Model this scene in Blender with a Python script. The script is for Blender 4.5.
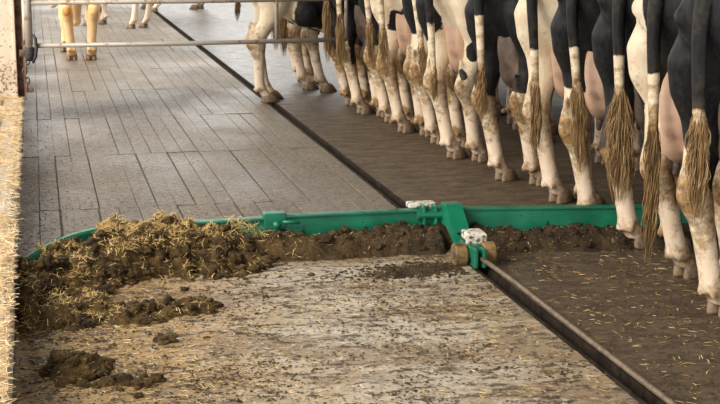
import bpy, bmesh, math, random
import numpy as np
from mathutils import Vector, Matrix, noise

for o in list(bpy.data.objects): bpy.data.objects.remove(o)
scene = bpy.context.scene
COL = scene.collection
R = random.Random(7)
rng = np.random.default_rng(11)

# ------------------------------------------------------------------ camera
F_PX, CAM_X, CAM_H = 1450.0, -2.325, 1.9
TH = math.atan(288 / F_PX)
PS = math.atan(329 * math.cos(TH) / F_PX)
fwd = Vector((math.sin(PS) * math.cos(TH), math.cos(PS) * math.cos(TH), -math.sin(TH)))
cam_d = bpy.data.cameras.new('camera')
cam = bpy.data.objects.new('camera', cam_d); COL.objects.link(cam)
cam.location = (CAM_X, 0, CAM_H)
cam.rotation_euler = fwd.to_track_quat('-Z', 'Y').to_euler()
cam_d.sensor_width = 36; cam_d.lens = 36 * F_PX / 720; cam_d.clip_end = 300
scene.camera = cam

# ------------------------------------------------------------------ world, light, exposure
w = bpy.data.worlds.new('overcast'); scene.world = w; w.use_nodes = True
bg = w.node_tree.nodes['Background']
bg.inputs[0].default_value = (1.0, 0.985, 0.955, 1); bg.inputs[1].default_value = 1.75
sd = bpy.data.lights.new('sun', 'SUN'); sd.energy = 3.3; sd.angle = math.radians(30); sd.color = (1.0, 0.9, 0.74)
sun = bpy.data.objects.new('sun', sd); COL.objects.link(sun)
sun.rotation_euler = Vector((0.70, 0.42, -0.58)).to_track_quat('-Z', 'Y').to_euler()
vs = scene.view_settings
vs.view_transform = 'Standard'; vs.look = 'None'; vs.gamma = 1; vs.use_curve_mapping = False
vs.exposure = 0.3

# ------------------------------------------------------------------ node helpers
class NT:
    def __init__(s, name):
        s.m = bpy.data.materials.new(name); s.m.use_nodes = True
        s.n = s.m.node_tree.nodes; s.l = s.m.node_tree.links
        s.b = s.n['Principled BSDF']
    def new(s, t, **kw):
        n = s.n.new(t)
        for k, v in kw.items(): setattr(n, k, v)
        return n
    def put(s, sock, v):
        if hasattr(v, 'is_output') or isinstance(v, bpy.types.NodeSocket): s.l.new(v, sock)
        elif isinstance(v, (tuple, list)) and len(v) == 3 and sock.type == 'RGBA': sock.default_value = (*v, 1)
        else: sock.default_value = v
    def pos(s): return s.new('ShaderNodeNewGeometry').outputs['Position']
    def obj(s): return s.new('ShaderNodeTexCoord').outputs['Object']
    def mapping(s, vec, scale=(1, 1, 1), loc=(0, 0, 0), rot=(0, 0, 0)):
        n = s.new('ShaderNodeMapping'); s.l.new(vec, n.inputs[0])
        n.inputs['Scale'].default_value = scale; n.inputs['Location'].default_value = loc
        n.inputs['Rotation'].default_value = rot
        return n.outputs[0]
    def noise(s, vec, scale, detail=4, rough=.55, dist=0):
        n = s.new('ShaderNodeTexNoise'); s.l.new(vec, n.inputs['Vector'])
        n.inputs['Scale'].default_value = scale; n.inputs['Detail'].default_value = detail
        n.inputs['Roughness'].default_value = rough; n.inputs['Distortion'].default_value = dist
        return n.outputs[0]
    def ramp(s, fac, stops):
        n = s.new('ShaderNodeValToRGB'); s.l.new(fac, n.inputs[0])
        e = n.color_ramp.elements
        while len(e) < len(stops): e.new(.5)
        for q, (p, c) in zip(e, stops):
            q.position = p
            q.color = (c, c, c, 1) if not isinstance(c, (tuple, list)) else (*c, 1)
        return n.outputs[0]
    def rng(s, v, a, b, c=0., d=1.):
        n = s.new('ShaderNodeMapRange'); s.put(n.inputs[0], v)
        for i, q in enumerate((a, b, c, d)): n.inputs[i + 1].default_value = q
        return n.outputs[0]
    def math(s, op, a, b=0.):
        n = s.new('ShaderNodeMath', operation=op); s.put(n.inputs[0], a); s.put(n.inputs[1], b)
        return n.outputs[0]
    def mix(s, f, a, b):
        n = s.new('ShaderNodeMix', data_type='RGBA'); s.put(n.inputs[0], f)
        s.put(n.inputs[6], a); s.put(n.inputs[7], b)
        return n.outputs[2]
    def attr(s, name): return s.new('ShaderNodeAttribute', attribute_name=name).outputs['Fac']
    def bump(s, h, strength=.5, dist=.01):
        n = s.new('ShaderNodeBump'); s.l.new(h, n.inputs['Height'])
        s.put(n.inputs['Strength'], strength); n.inputs['Distance'].default_value = dist
        s.l.new(n.outputs[0], s.b.inputs['Normal'])
    def done(s, col=None, rough=None, **kw):
        if col is not None: s.put(s.b.inputs['Base Color'], col)
        if rough is not None: s.put(s.b.inputs['Roughness'], rough)
        for k, v in kw.items(): s.put(s.b.inputs[k.replace('_', ' ')], v)
        return s.m

M = {}
def mat_concrete():
    t = NT('grooved_concrete'); p = t.pos()
    big = t.noise(p, 1.1, 4, .6); mid = t.noise(p, 7, 5, .6); fine = t.noise(p, 24, 6, .78)
    c = t.mix(t.rng(big, .35, .65), (.16, .14, .12), (.20, .163, .12))
    c = t.mix(t.rng(mid, .45, .7, 0, .55), c, (.12, .095, .07))
    c = t.mix(t.rng(fine, .52, .56, 0, .8), c, (.05, .038, .027))
    c = t.mix(t.rng(t.noise(p, 34, 5, .78), .57, .60, 0, .6), c, (.40, .345, .28))
    ribs = t.noise(t.mapping(p, (5, 45, 5)), 1.0, 3, .6)
    h = t.math('ADD', t.math('MULTIPLY', ribs, 1.0), t.math('MULTIPLY', fine, .5))
    t.bump(h, .8, .014)
    wet = t.noise(t.mapping(p, (.9, .5, 1)), 1.0, 3, .6)
    return t.done(c, t.rng(wet, .36, .60, .65, .36), Specular_IOR_Level=.5)
def mat_rightfloor():
    t = NT('slurry_smeared_concrete'); p = t.pos()
    big = t.noise(t.mapping(p, (.8, .5, 1)), 1.0, 4, .6); mid = t.noise(t.mapping(p, (5, 9, 5)), 1, 5, .65); fine = t.noise(p, 24, 6, .78)
    sep = t.new('ShaderNodeSeparateXYZ'); t.l.new(p, sep.inputs[0])
    far = t.rng(t.math('ADD', sep.outputs['Y'], t.math('MULTIPLY', big, 5.)), 15.0, 18.5)
    c = t.mix(t.rng(mid, .35, .65), (.14, .10, .064), (.06, .042, .027))
    c = t.mix(far, c, t.mix(t.rng(mid, .4, .66), (.14, .128, .118), (.075, .066, .057)))
    c = t.mix(t.rng(fine, .52, .56, 0, .75), c, (.035, .023, .013))
    c = t.mix(t.rng(t.noise(p, 32, 5, .78), .60, .64, 0, .6), c, (.33, .245, .14))
    h = t.math('ADD', mid, t.math('MULTIPLY', fine, .4))
    t.bump(h, .9, .016)
    rgh = t.math('SUBTRACT', t.rng(mid, .3, .7, .48, .68), t.math('MULTIPLY', far, .26))
    return t.done(c, rgh, Specular_IOR_Level=.4)
def wet_pre(t, p, left, streak):
    w_ = t.math('MULTIPLY', t.rng(t.noise(t.mapping(p, (1.5, 2.2, 1)), 1.0, 3, .6), .38, .55), left)
    return t.math('MULTIPLY', w_, t.rng(streak, .56, .50))
def mat_slurry():
    t = NT('wet_slurry_film'); p = t.pos()
    big = t.noise(t.mapping(p, (1.3, 1.6, 1)), 1.0, 3, .6)
    streak = t.noise(t.mapping(p, (6.5, 15, 7)), 1.0, 7, .78); fine = t.noise(p, 22, 6, .78)
    sep = t.new('ShaderNodeSeparateXYZ'); t.l.new(p, sep.inputs[0])
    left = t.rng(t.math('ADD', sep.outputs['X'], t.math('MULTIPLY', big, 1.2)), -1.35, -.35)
    patch = t.noise(t.mapping(p, (1.1, 2.6, 1), loc=(.7, .2, 0)), 1.0, 5, .65)
    c = t.mix(left, (.48, .32, .15), (.50, .43, .34))  # paler centre tone puts part of the wet gleam into the colour
    c = t.mix(t.rng(patch, .44, .56, 0, .8), c, (.26, .17, .085))
    c = t.mix(t.rng(streak, .525, .56, 0, .85), c, (.07, .047, .024))
    c = t.mix(t.rng(fine, .545, .575, 0, .85), c, (.04, .026, .014))
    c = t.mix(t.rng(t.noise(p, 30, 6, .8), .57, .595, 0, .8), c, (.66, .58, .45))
    h = t.math('ADD', t.math('MULTIPLY', streak, 1.2), t.math('MULTIPLY', fine, .8))
    bp = t.bump(h, t.rng(wet_pre(t, p, left, streak), 0, 1, 1., .3), .02)
    wet = t.math('MULTIPLY', t.rng(t.noise(t.mapping(p, (1.5, 2.2, 1)), 1.0, 3, .6), .38, .55), left)
    wet = t.math('MULTIPLY', wet, t.rng(streak, .56, .50))
    return t.done(c, t.rng(wet, 0, 1, .6, .13), Specular_IOR_Level=t.rng(wet, 0, 1, .25, .9))
def mat_dung():
    t = NT('manure'); p = t.pos()
    a = t.noise(p, 9, 5, .6); b = t.noise(p, 45, 5, .7); s = t.noise(t.mapping(p, (30, 90, 60), rot=(.3, .5, .7)), 1, 3, .6, .8)
    sep = t.new('ShaderNodeSeparateXYZ'); t.l.new(p, sep.inputs[0])
    lf = t.rng(t.math('ADD', sep.outputs['X'], t.math('MULTIPLY', a, .8)), -1.1, .3)
    c = t.mix(lf, t.mix(t.rng(a, .38, .62), (.036, .022, .008), (.16, .098, .033)), t.mix(t.rng(a, .38, .62), (.04, .027, .016), (.095, .062, .034)))
    c = t.mix(t.rng(b, .5, .72, 0, .7), c, (.03, .02, .01))
    c = t.mix(t.rng(s, .62, .70, 0, .55), c, (.42, .28, .10))
    t.bump(t.math('ADD', b, t.math('MULTIPLY', s, .7)), 1.0, .03)
    return t.done(c, .6, Specular_IOR_Level=.25)
def mat_straw(name, c1, c2, c3):
    t = NT(name); v = t.attr('tone')
    c = t.ramp(v, [(0, c1), (.55, c2), (1, c3)])
    return t.done(c, .65, Specular_IOR_Level=.3)
def mat_kerb():
    t = NT('kerb_concrete'); p = t.pos()
    a = t.noise(p, 3, 5, .6); b = t.noise(p, 50, 4, .7)
    c = t.mix(t.rng(a, .4, .62), (.50, .45, .38), (.44, .33, .20))
    c = t.mix(t.rng(b, .5, .75, 0, .5), c, (.22, .16, .09))
    t.bump(b, .4, .008)
    return t.done(c, .8)
def mat_wall():
    t = NT('spattered_whitewash'); p = t.pos()
    a = t.noise(p, 4, 4, .6); b = t.noise(p, 38, 4, .6)
    c = t.mix(t.rng(a, .4, .65, 0, .8), (.72, .62, .5), (.55, .46, .36))
    sep = t.new('ShaderNodeSeparateXYZ'); t.l.new(p, sep.inputs[0])
    low = t.rng(t.math('ADD', sep.outputs['Z'], t.math('MULTIPLY', a, -.5)), .0, .75, .53, .66)
    n = t.math('GREATER_THAN', b, low)
    c = t.mix(t.math('MULTIPLY', n, .8), c, (.16, .10, .05))
    return t.done(c, .85)
def mat_metal(name, base, rust, amt=.55, metallic=.6, rough=.5, scale=14, alongx=False):
    t = NT(name); p = t.obj()
    a = t.noise(p, scale, 5, .65); b = t.noise(p, scale * 6, 3, .6)
    f = t.rng(a, amt, amt + .08)
    c = t.mix(f, base, rust)
    c = t.mix(t.rng(b, .55, .75, 0, .4), c, tuple(x * .45 for x in rust))
    t.bump(t.math('ADD', a, t.math('MULTIPLY', b, .4)), .25, .004)
    return t.done(c, t.rng(f, 0, 1, rough, .8), Metallic=t.rng(f, 0, 1, metallic, 0))
def mat_green():
    t = NT('green_paint'); p = t.pos()
    a = t.noise(t.mapping(p, (9, 9, 26)), 1, 5, .65); b = t.noise(p, 4, 3, .5); e = t.noise(p, 70, 3, .6)
    c = t.mix(t.rng(b, .4, .65), (.003, .115, .065), (.008, .18, .10))
    c = t.mix(t.rng(a, .64, .67), c, (.05, .035, .02))
    c = t.mix(t.rng(e, .70, .74, 0, .8), c, (.07, .05, .03))
    t.bump(a, .12, .004)
    return t.done(c, t.rng(a, .5, .66, .33, .7), Specular_IOR_Level=.5)
def mat_coat(name='cow_coat', dark=((.007, .007, .008), (.018, .018, .02)), pale=((.80, .70, .54), (.74, .60, .42)), pinkc=(.74, .55, .45)):
    t = NT(name); p = t.obj()
    bl = t.attr('black'); dr = t.attr('dirt')
    nz = t.noise(p, 26, 4, .6)
    f = t.rng(t.math('ADD', bl, t.math('MULTIPLY', t.math('SUBTRACT', nz, .5), .10)), -.012, .012)
    hair = t.noise(t.mapping(p, (60, 60, 9)), 1, 3, .6)
    white = t.mix(t.rng(t.noise(p, 6, 4, .6), .4, .65), *pale)
    white = t.mix(t.rng(hair, .45, .75, 0, .5), white, (.60, .47, .31))
    spz = t.new('ShaderNodeSeparateXYZ'); t.l.new(p, spz.inputs[0])
    pink = t.math('ADD', t.rng(t.noise(p, 5, 2, .5), .5, .7, 0, .45), t.rng(spz.outputs['Z'], .55, .3, 0, .4))
    white = t.mix(pink, white, pinkc)
    dn = t.noise(p, 13, 5, .7)
    dd = t.rng(t.math('ADD', dr, t.math('MULTIPLY', t.math('SUBTRACT', dn, .5), 1.9)), .32, .75)
    white = t.mix(dd, white, t.mix(t.rng(t.noise(p, 30, 4, .6), .4, .6), (.36, .22, .09), (.17, .10, .045)))
    black = t.mix(t.rng(hair, .4, .7), *dark)
    black = t.mix(t.math('MULTIPLY', dd, .45), black, (.10, .07, .04))
    c = t.mix(f, white, black)
    t.bump(t.math('ADD', hair, t.math('MULTIPLY', dn, .6)), .35, .008)
    return t.done(c, t.rng(f, 0, 1, .75, .55), Specular_IOR_Level=.22)
def mat_simple(name, c1, c2, scale=12, rough=.6, bump=.3, dist=.006, **kw):
    t = NT(name); p = t.obj(); a = t.noise(p, scale, 5, .65)
    t.bump(a, bump, dist)
    return t.done(t.mix(t.rng(a, .38, .64), c1, c2), rough, **kw)

M['concrete'] = mat_concrete(); M['rfloor'] = mat_rightfloor(); M['slurry'] = mat_slurry(); M['dung'] = mat_dung()
M['straw'] = mat_straw('straw', (.15, .088, .025), (.56, .37, .13), (.88, .70, .36))
M['bedding'] = mat_straw('bedding_straw', (.40, .26, .12), (.70, .52, .30), (.90, .77, .55))
M['kerb'] = mat_kerb(); M['wall'] = mat_wall(); M['green'] = mat_green(); M['coat'] = mat_coat(); M['ginger'] = mat_coat('sunlit_ginger_coat', ((.50, .24, .08), (.58, .30, .11)), ((.80, .52, .26), (.72, .42, .18)), (.78, .55, .34))  # second coat: ginger spots, with warm sunlight put into its pale tones
M['galv'] = mat_metal('galvanised_tube', (.42, .38, .34), (.24, .14, .08), .56, .35, .55, 16)
M['rust'] = mat_metal('rusty_steel', (.20, .12, .085), (.10, .05, .03), .45, .2, .7, 12)
M['dark'] = mat_simple('dark_rubber', (.02, .02, .025), (.045, .04, .04), 30, .6)
M['steel'] = mat_simple('dirty_steel', (.10, .075, .05), (.20, .15, .10), 25, .5)
M['joint'] = mat_simple('dirt_in_joints', (.045, .035, .026), (.12, .098, .075), 9, .8)
M['lip'] = mat_simple('mucky_slot_lip', (.010, .007, .005), (.032, .023, .015), 14, .8, .6, .01, Specular_IOR_Level=.15)
M['channel'] = mat_simple('channel_sludge', (.012, .009, .006), (.03, .021, .013), 20, .6)
M['roller'] = mat_simple('muddy_roller', (.26, .165, .06), (.07, .042, .018), 18, .6, .7, .014)
M['worn'] = mat_metal('worn_white_paint', (.66, .63, .57), (.10, .075, .05), .51, 0, .5, 34)
M['skin'] = mat_simple('udder_skin', (.60, .40, .29), (.50, .31, .21), 7, .55, .15)
M['dusky'] = mat_simple('dusky_udder_skin', (.10, .07, .055), (.22, .15, .11), 7, .6, .2)
M['teat'] = mat_simple('teat_skin', (.06, .045, .04), (.22, .14, .11), 20, .6)
M['hoof'] = mat_simple('muddy_hoof', (.27, .19, .12), (.11, .075, .045), 22, .65, .5, .006)
M['hair'] = mat_straw('switch_hair', (.09, .05, .02), (.27, .165, .07), (.50, .345, .18))
M['eye'] = mat_simple('eye', (.01, .008, .006), (.015, .01, .008), 5, .15)
M['rwall'] = mat_simple('light_block_concrete', (.10, .085, .07), (.06, .05, .04), 4, .85)  # dark finish of the added light-blocking wall and roof

# ------------------------------------------------------------------ mesh helpers
def link(name, me, mat=None, parent=None, smooth=False):
    o = bpy.data.objects.new(name, me); COL.objects.link(o)
    if mat and not me.materials: me.materials.append(mat)
    if smooth: me.polygons.foreach_set('use_smooth', [True] * len(me.polygons))
    if parent: o.parent = parent
    return o
def tag(o, label=None, cat=None, group=None, kind=None):
    if label: o['label'] = label
    if cat: o['category'] = cat
    if group: o['group'] = group
    if kind: o['kind'] = kind
    return o
def empty(name, loc=(0, 0, 0), rz=0):
    o = bpy.data.objects.new(name, None); COL.objects.link(o); o.location = loc; o.rotation_euler = (0, 0, rz)
    o.empty_display_size = .1
    return o
class MB:
    def __init__(s): s.bm = bmesh.new()
    def mesh(s, name='m'):
        me = bpy.data.meshes.new(name)
        bmesh.ops.recalc_face_normals(s.bm, faces=s.bm.faces)
        s.bm.to_mesh(me); s.bm.free(); return me
    def box(s, x0, x1, y0, y1, z0, z1, bevel=0, mat=None):
        r = bmesh.ops.create_cube(s.bm, size=1)
        vs = r['verts']
        for v in vs:
            v.co = Vector(((x0 + x1) / 2 + v.co.x * (x1 - x0), (y0 + y1) / 2 + v.co.y * (y1 - y0), (z0 + z1) / 2 + v.co.z * (z1 - z0)))
        if bevel:
            es = list({e for v in vs for e in v.link_edges})
            r2 = bmesh.ops.bevel(s.bm, geom=es, offset=bevel, segments=2, affect='EDGES', profile=.5)
            vs = list({v for f in r2['faces'] for v in f.verts} | {v for v in vs if v.is_valid})
        if mat is not None:
            bmesh.ops.transform(s.bm, matrix=mat, verts=[v for v in vs if v.is_valid])
        return s
    def loft(s, rings, cap=True, closed=True):
        vs = [[s.bm.verts.new(p) for p in r] for r in rings]
        n = len(rings[0])
        for a, b in zip(vs, vs[1:]):
            for i in range(n if closed else n - 1):
                j = (i + 1) % n
                s.bm.faces.new((a[i], a[j], b[j], b[i]))
        if cap:
            s.bm.faces.new(vs[0]); s.bm.faces.new(vs[-1][::-1])
        return s
    def tube(s, pts, rad, n=10):
        pts = [Vector(p) for p in pts]
        if not isinstance(rad, (list, tuple)): rad = [rad] * len(pts)
        rings = []; up = None
        for i, p in enumerate(pts):
            d = (pts[min(i + 1, len(pts) - 1)] - pts[max(i - 1, 0)]).normalized()
            if up is None:
                up = Vector((0, 0, 1)) if abs(d.z) < .9 else Vector((1, 0, 0))
            u = (up - d * up.dot(d)).normalized(); v = d.cross(u); up = u
            rings.append([p + (u * math.cos(2 * math.pi * k / n) + v * math.sin(2 * math.pi * k / n)) * rad[i] for k in range(n)])
        return s.loft(rings)
    def prism(s, prof, y0, y1):           # prof in (x,z), extruded along y
        return s.loft([[(x, y0, z) for x, z in prof], [(x, y1, z) for x, z in prof]])
    def ico(s, c, r, sub=2, jit=0, seed=0):
        rr = bmesh.ops.create_icosphere(s.bm, subdivisions=sub, radius=1)
        rv = r if isinstance(r, (tuple, list)) else (r, r, r)
        for v in rr['verts']:
            q = v.co.copy()
            k = 1 + jit * noise.fractal(q * 1.7 + Vector((seed, seed * .7, 3)), 1, 2, 4) if jit else 1
            v.co = Vector((c[0] + q.x * rv[0] * k, c[1] + q.y * rv[1] * k, c[2] + q.z * rv[2] * k))
        return s
def arr_mesh(name, verts, faces):
    me = bpy.data.meshes.new(name); me.from_pydata(verts, [], faces); me.update(); return me
def fbm(x, y, z=0., sc=1., oct_=4): return noise.fractal(Vector((x * sc, y * sc, z)), 1.0, 2.0, oct_)

# ------------------------------------------------------------------ floor
KX = -2.48                                   # kerb edge
fl = MB()
fl.box(KX - 1.6, -.036, 1.5, 48, -.30, -.0075)          # bed under the grooved strips
fl.box(.036, 7.5, 1.5, 48, -.30, -.014)                # bed under the plain slabs
fl.box(-.036, .036, 1.5, 48, -.30, -.10)               # bottom of the slot
floor = tag(link('floor', fl.mesh('floor'), M['joint']), 'dung channel floor of grooved concrete with a central slot', kind='structure')
floor.data.materials.append(M['channel'])
for p in floor.data.polygons:
    c = p.center
    if abs(c.x) < .037: p.material_index = 1
# strips left of the slot: 19 across, cross joints every 2.2 m
NS = 19; W = (-.05 - KX) / NS
strip_meshes = []
for k in range(6):
    b = MB(); b.box(-W / 2 + .0012 + .0013 * (k % 3), W / 2 - .0012 - .0022 * (k % 2), 0, 2.2 - .008 - .006 * (k % 2), -.016, 0, bevel=.003)
    me = b.mesh('concrete_strip'); me.materials.append(M['concrete']); strip_meshes.append(me)
y0 = 3.0 - .1
rows = 15
for r in range(rows):
    yy = y0 + r * 2.2
    for i in range(NS):
        o = link('concrete_strip', strip_meshes[R.randrange(6)], None, floor)
        o.location = (KX + W * (i + .5) + R.uniform(-.004, .004), yy + R.uniform(-.012, .012), R.uniform(-.003, .0015))
        o.rotation_euler = (0, 0, R.uniform(-.003, .003))
far = MB()
for i in range(NS): far.box(KX + W * i + .005, KX + W * (i + 1) - .005, y0 + rows * 2.2, 48, -.016, 0)
tag(link('concrete_strip', far.mesh('far_strips'), M['concrete'], floor), kind='stuff')
nb = MB()
for i in range(NS): nb.box(KX + W * i + .005, KX + W * (i + 1) - .005, 1.5, y0 - .02, -.016, 0)
tag(link('concrete_strip', nb.mesh('near_strips'), M['concrete'], floor), kind='stuff')
# plain slabs right of the slot
jy = [1.5, 8.6, 13.0, 17.4, 21.8, 26.2, 30.6, 35.0, 48]
for a, b_ in zip(jy, jy[1:]):
    b = MB(); b.box(.05, 7.5, a + .006, b_ - .008, -.016, 0, bevel=.004)
    link('concrete_slab', b.mesh('concrete_slab'), M['rfloor'], floor)
# slot lips (rough, mucky edges)
for s in (-1, 1):
    n = 420; vs = []; fs = []
    for i in range(n + 1):
        y = 1.6 + 46 * i / n if i < n else 47.6
        y = 1.6 + (46.0) * (i / n) ** 1.6
        j = .008 * fbm(y * 5, s * 3.3) + .006 * fbm(y * 19, s)
        e0 = s * (.034 - abs(j) * .6) ; e1 = s * (.042 + j)
        zt = .004 + .004 * abs(fbm(y * 7, 4 + s)) + .0
        vs += [(e0, y, -.10), (e0, y, zt), (e1, y, zt), (e1 + s * .006, y, -.006)]
    for i in range(n):
        for k in range(3):
            q = i * 4 + k; f = (q, q + 1, q + 5, q + 4)
            fs.append(f if s > 0 else f[::-1])
    tag(link('slot_edge', arr_mesh('slot_edge', vs, fs), M['lip'], floor))

# thin film of slurry in front of the scraper (fills grooves, leaves some open)
def film_z(x, y):
    z = .0055 + .009 * fbm(x, y * 1.2, 1.0, 1.5, 4) + .005 * fbm(x, y * 2.5, 5.0, 12, 4)
    if y > 7.6: z -= (y - 7.6) * .03
    return min(max(z, -.013), .012)
def slurry():
    nx, ny = 150, 250; xs = np.linspace(KX + .005, -.06, nx); ys = np.linspace(2.4, 8.0, ny)
    vs = []
    for y in ys:
        for x in xs:
            vs.append((x, y, film_z(x, y)))
    fs = [(j * nx + i, j * nx + i + 1, (j + 1) * nx + i + 1, (j + 1) * nx + i) for j in range(ny - 1) for i in range(nx - 1)]
    tag(link('slurry_film', arr_mesh('slurry', vs, fs), M['slurry'], None, True), 'thin wet slurry film with bright, partly painted gleams over the foreground floor', 'slurry', kind='stuff')
slurry()

# kerb with rounded lip
KH = .25
kb = MB()
prof = [(KX - 1.6, -.3), (KX, -.3), (KX, KH - .05), (KX - .008, KH - .02), (KX - .03, KH - .003), (KX - .06, KH), (KX - .14, KH - .004), (KX - .17, KH - .02), (KX - 1.6, KH - .02)]
kb.prism(prof, 1.5, 48)
tag(link('kerb', kb.mesh('kerb'), M['kerb']), 'concrete kerb along the left edge of the floor', kind='structure')
# left concrete pillar wall standing on the kerb
wl = MB(); wl.box(KX - 1.5, KX - .035, 13.72, 14.1, KH - .02, 3.2, bevel=.01)
wl.box(KX - .06, KX - .028, 13.70, 13.74, KH - .02, 3.2, bevel=.004)
tag(link('wall_left', wl.mesh('wall_left'), M['wall']), 'spattered whitewashed concrete pier on the left kerb', kind='structure')
# unseen wall beyond the cows, added to block light from the right
wr = MB(); wr.box(5.2, 5.4, 1.5, 48, 0, 4.0, bevel=.02)
tag(link('added_wall_right', wr.mesh('added_wall_right'), M['rwall']), 'unseen dark wall added beyond the cows to block light', kind='structure')

# unseen roof added to block overhead sky, edges set for floor gleams; the yard beyond it is open to the sky
cb = MB(); cb.box(-4.2, 5.4, -7, 16.8, 5.0, 5.08, bevel=.01)
tag(link('added_roof', cb.mesh('added_roof'), M['rwall']), 'unseen barn roof added to block overhead sky', kind='structure')

# ------------------------------------------------------------------ straw scatter (one mesh of thin blades)
def straw_mesh(name, pts, mat, lmin, lmax, w, tilt=.35, curl=.25, label=None, cat='straw', parent=None, tone=(.0, 1.)):
    vs = []; fs = []; tn = []
    for (x, y, z) in pts:
        L = R.uniform(lmin, lmax); a = R.uniform(0, 2 * math.pi); e = R.gauss(0, tilt)
        d = Vector((math.cos(a) * math.cos(e), math.sin(a) * math.cos(e), math.sin(e)))
        n = Vector((-math.sin(a), math.cos(a), 0)); u = d.cross(n)
        c = Vector((x, y, z)); t = R.uniform(*tone); ww = w * R.uniform(.6, 1.4); k = R.gauss(0, curl) * L; k2 = R.gauss(0, curl * .6) * L
        b0 = len(vs)
        for q, s in ((-.5, .7), (0, 1), (.5, .55)):
            p = c + d * (q * L) + n * (k * (q * q - .12)) + u * (k2 * (q * q - .12))
            vs += [p + n * ww * s, p + u * ww * s * .7, p - n * ww * s]
            tn += [t] * 3
        for i in (0, 3):
            fs += [(b0 + i, b0 + i + 1, b0 + i + 4, b0 + i + 3), (b0 + i + 1, b0 + i + 2, b0 + i + 5, b0 + i + 4), (b0 + i + 2, b0 + i, b0 + i + 3, b0 + i + 5)]
    me = arr_mesh(name, vs, fs)
    at = me.attributes.new('tone', 'FLOAT', 'POINT'); at.data.foreach_set('value', tn)
    o = link(name, me, mat, parent)
    if label: tag(o, label, cat, kind='stuff')
    return o
# bedding straw on kerb: mound base + blades
def bedding():
    nx, ny = 26, 330; vs = []; ton = []
    def hz(x, y):
        d = (KX - .02 - x)
        c = .012 + .02 * fbm(x, y, 2, 2.2, 4) + .05 * min(max(d / .35, 0), 1)
        bare = max(0, fbm(x * .5, y, 9, .55, 2) - .02) * .22 * (1 if .05 < d < .16 else 0)
        return KH - .02 + c - bare * 1.0
    for j in range(ny):
        y = 2.4 + 11.25 * (j / (ny - 1))
        for i in range(nx):
            x = KX - .003 - .75 * (i / (nx - 1))
            vs.append((x, y, hz(x, y) - (.012 if i == 0 else 0))); ton.append(.45 + .5 * fbm(x * 2, y, 1, 9, 4))
    fs = [(j * nx + i + 1, j * nx + i, (j + 1) * nx + i, (j + 1) * nx + i + 1) for j in range(ny - 1) for i in range(nx - 1)]
    me = arr_mesh('straw_bed', vs, fs)
    me.attributes.new('tone', 'FLOAT', 'POINT').data.foreach_set('value', ton)
    b = tag(link('straw_bedding', me, M['bedding'], None, True), 'golden straw bedding heaped along the left kerb', 'straw', kind='stuff')
    pts = []
    for _ in range(13000):
        y = 2.6 + 11.0 * R.random() ** 1.1; x = KX + .004 - .55 * R.random() ** 1.25
        z = hz(x, y)
        if z > KH - .022 or R.random() < .12: pts.append((x, y, max(z, KH - .006) + R.uniform(.0, .012)))
    straw_mesh('loose_straw', pts, M['bedding'], .03, .09, .002, .22, .3, parent=b)
bedding()

# ------------------------------------------------------------------ scraper
GX, GY = 0.0, 8.0
sc = tag(empty('manure_scraper', (GX, GY, 0)), 'green steel manure scraper lying across the floor with two arms', 'scraper')
def seg_matrix(a, b):
    a = Vector(a); b = Vector(b); d = b - a
    return Matrix.Translation((a.x, a.y, 0)) @ Matrix.Rotation(math.atan2(d.y, d.x), 4, 'Z'), d.length
def to_local(m): return Matrix.Translation((-GX, -GY, 0)) @ m
def arm(name, a, b, tabs, hz=.205):
    m, L = seg_matrix(a, b); m = to_local(m)
    q = MB(); q.box(0, L, -.0, .06, hz - .055, hz, bevel=.007, mat=m)
    q.box(0, L, -.012, .0, hz - .012, hz - .002, bevel=.002, mat=m)
    o = link(name, q.mesh(name), M['green'], sc)
    q = MB(); q.box(0, L, -.010, .012, .012, hz - .045, bevel=.003, mat=m)
    link('blade_plate', q.mesh('blade_plate'), M['green'], o)
    for t in tabs:
        q = MB(); q.prism([(t - .05, hz - .075), (t + .05, hz - .075), (t + .035, hz - .125), (t - .035, hz - .125)], -.024, -.010)
        bmesh.ops.transform(q.bm, matrix=m, verts=q.bm.verts)
        link('clamp_tab', q.mesh('clamp_tab'), M['green'], o)
    return o
arm('left_beam', (-1.06, 8.035, 0), (-.04, 8.035, 0), [.13, .5])
arm('right_beam', (.03, 8.03, 0), (1.75, 7.755, 0), [.5, .95, 1.4])
arm('extension_beam', (-2.02, 7.975, 0), (-1.0, 8.05, 0), [], .195)
# curved end wing
q = MB(); rings = []
P0, P1, P2 = Vector((-2.0, 7.97, 0)), Vector((-2.22, 7.90, 0)), Vector((-2.44, 7.50, 0))
for i in range(13):
    t = i / 12; p = P0 * (1 - t) ** 2 + P1 * 2 * t * (1 - t) + P2 * t * t
    d = ((P1 - P0) * (1 - t) + (P2 - P1) * t).normalized(); n = Vector((-d.y, d.x, 0))
    h = .20 - .045 * t * t; wd = .05 - .028 * t
    rings.append([Vector((p.x - GX, p.y - GY, z)) + n * s * wd for s, z in ((-.5, .01), (.5, .01), (.5, h - .012), (.3, h), (-.3, h), (-.5, h - .012))])
q.loft(rings); link('end_wing', q.mesh('end_wing'), M['green'], sc)
# telescopic clamp where the extension slides into the beam
q = MB(); q.box(-1.10, -.97, 8.02 - GY, 8.11 - GY, .125, .222, bevel=.008)
cl = link('slide_collar', q.mesh('slide_collar'), M['green'], sc)
q = MB(); q.tube([(-1.035, 8.015 - GY, .165), (-1.035, 7.955 - GY, .165)], .021, 10); link('clamp_bolt', q.mesh('clamp_bolt'), M['green'], cl, True)
q = MB(); q.tube([(-1.0, 7.985 - GY, .178), (-.90, 7.985 - GY, .172)], .011, 8); link('clamp_handle', q.mesh('clamp_handle'), M['green'], cl, True)
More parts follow.
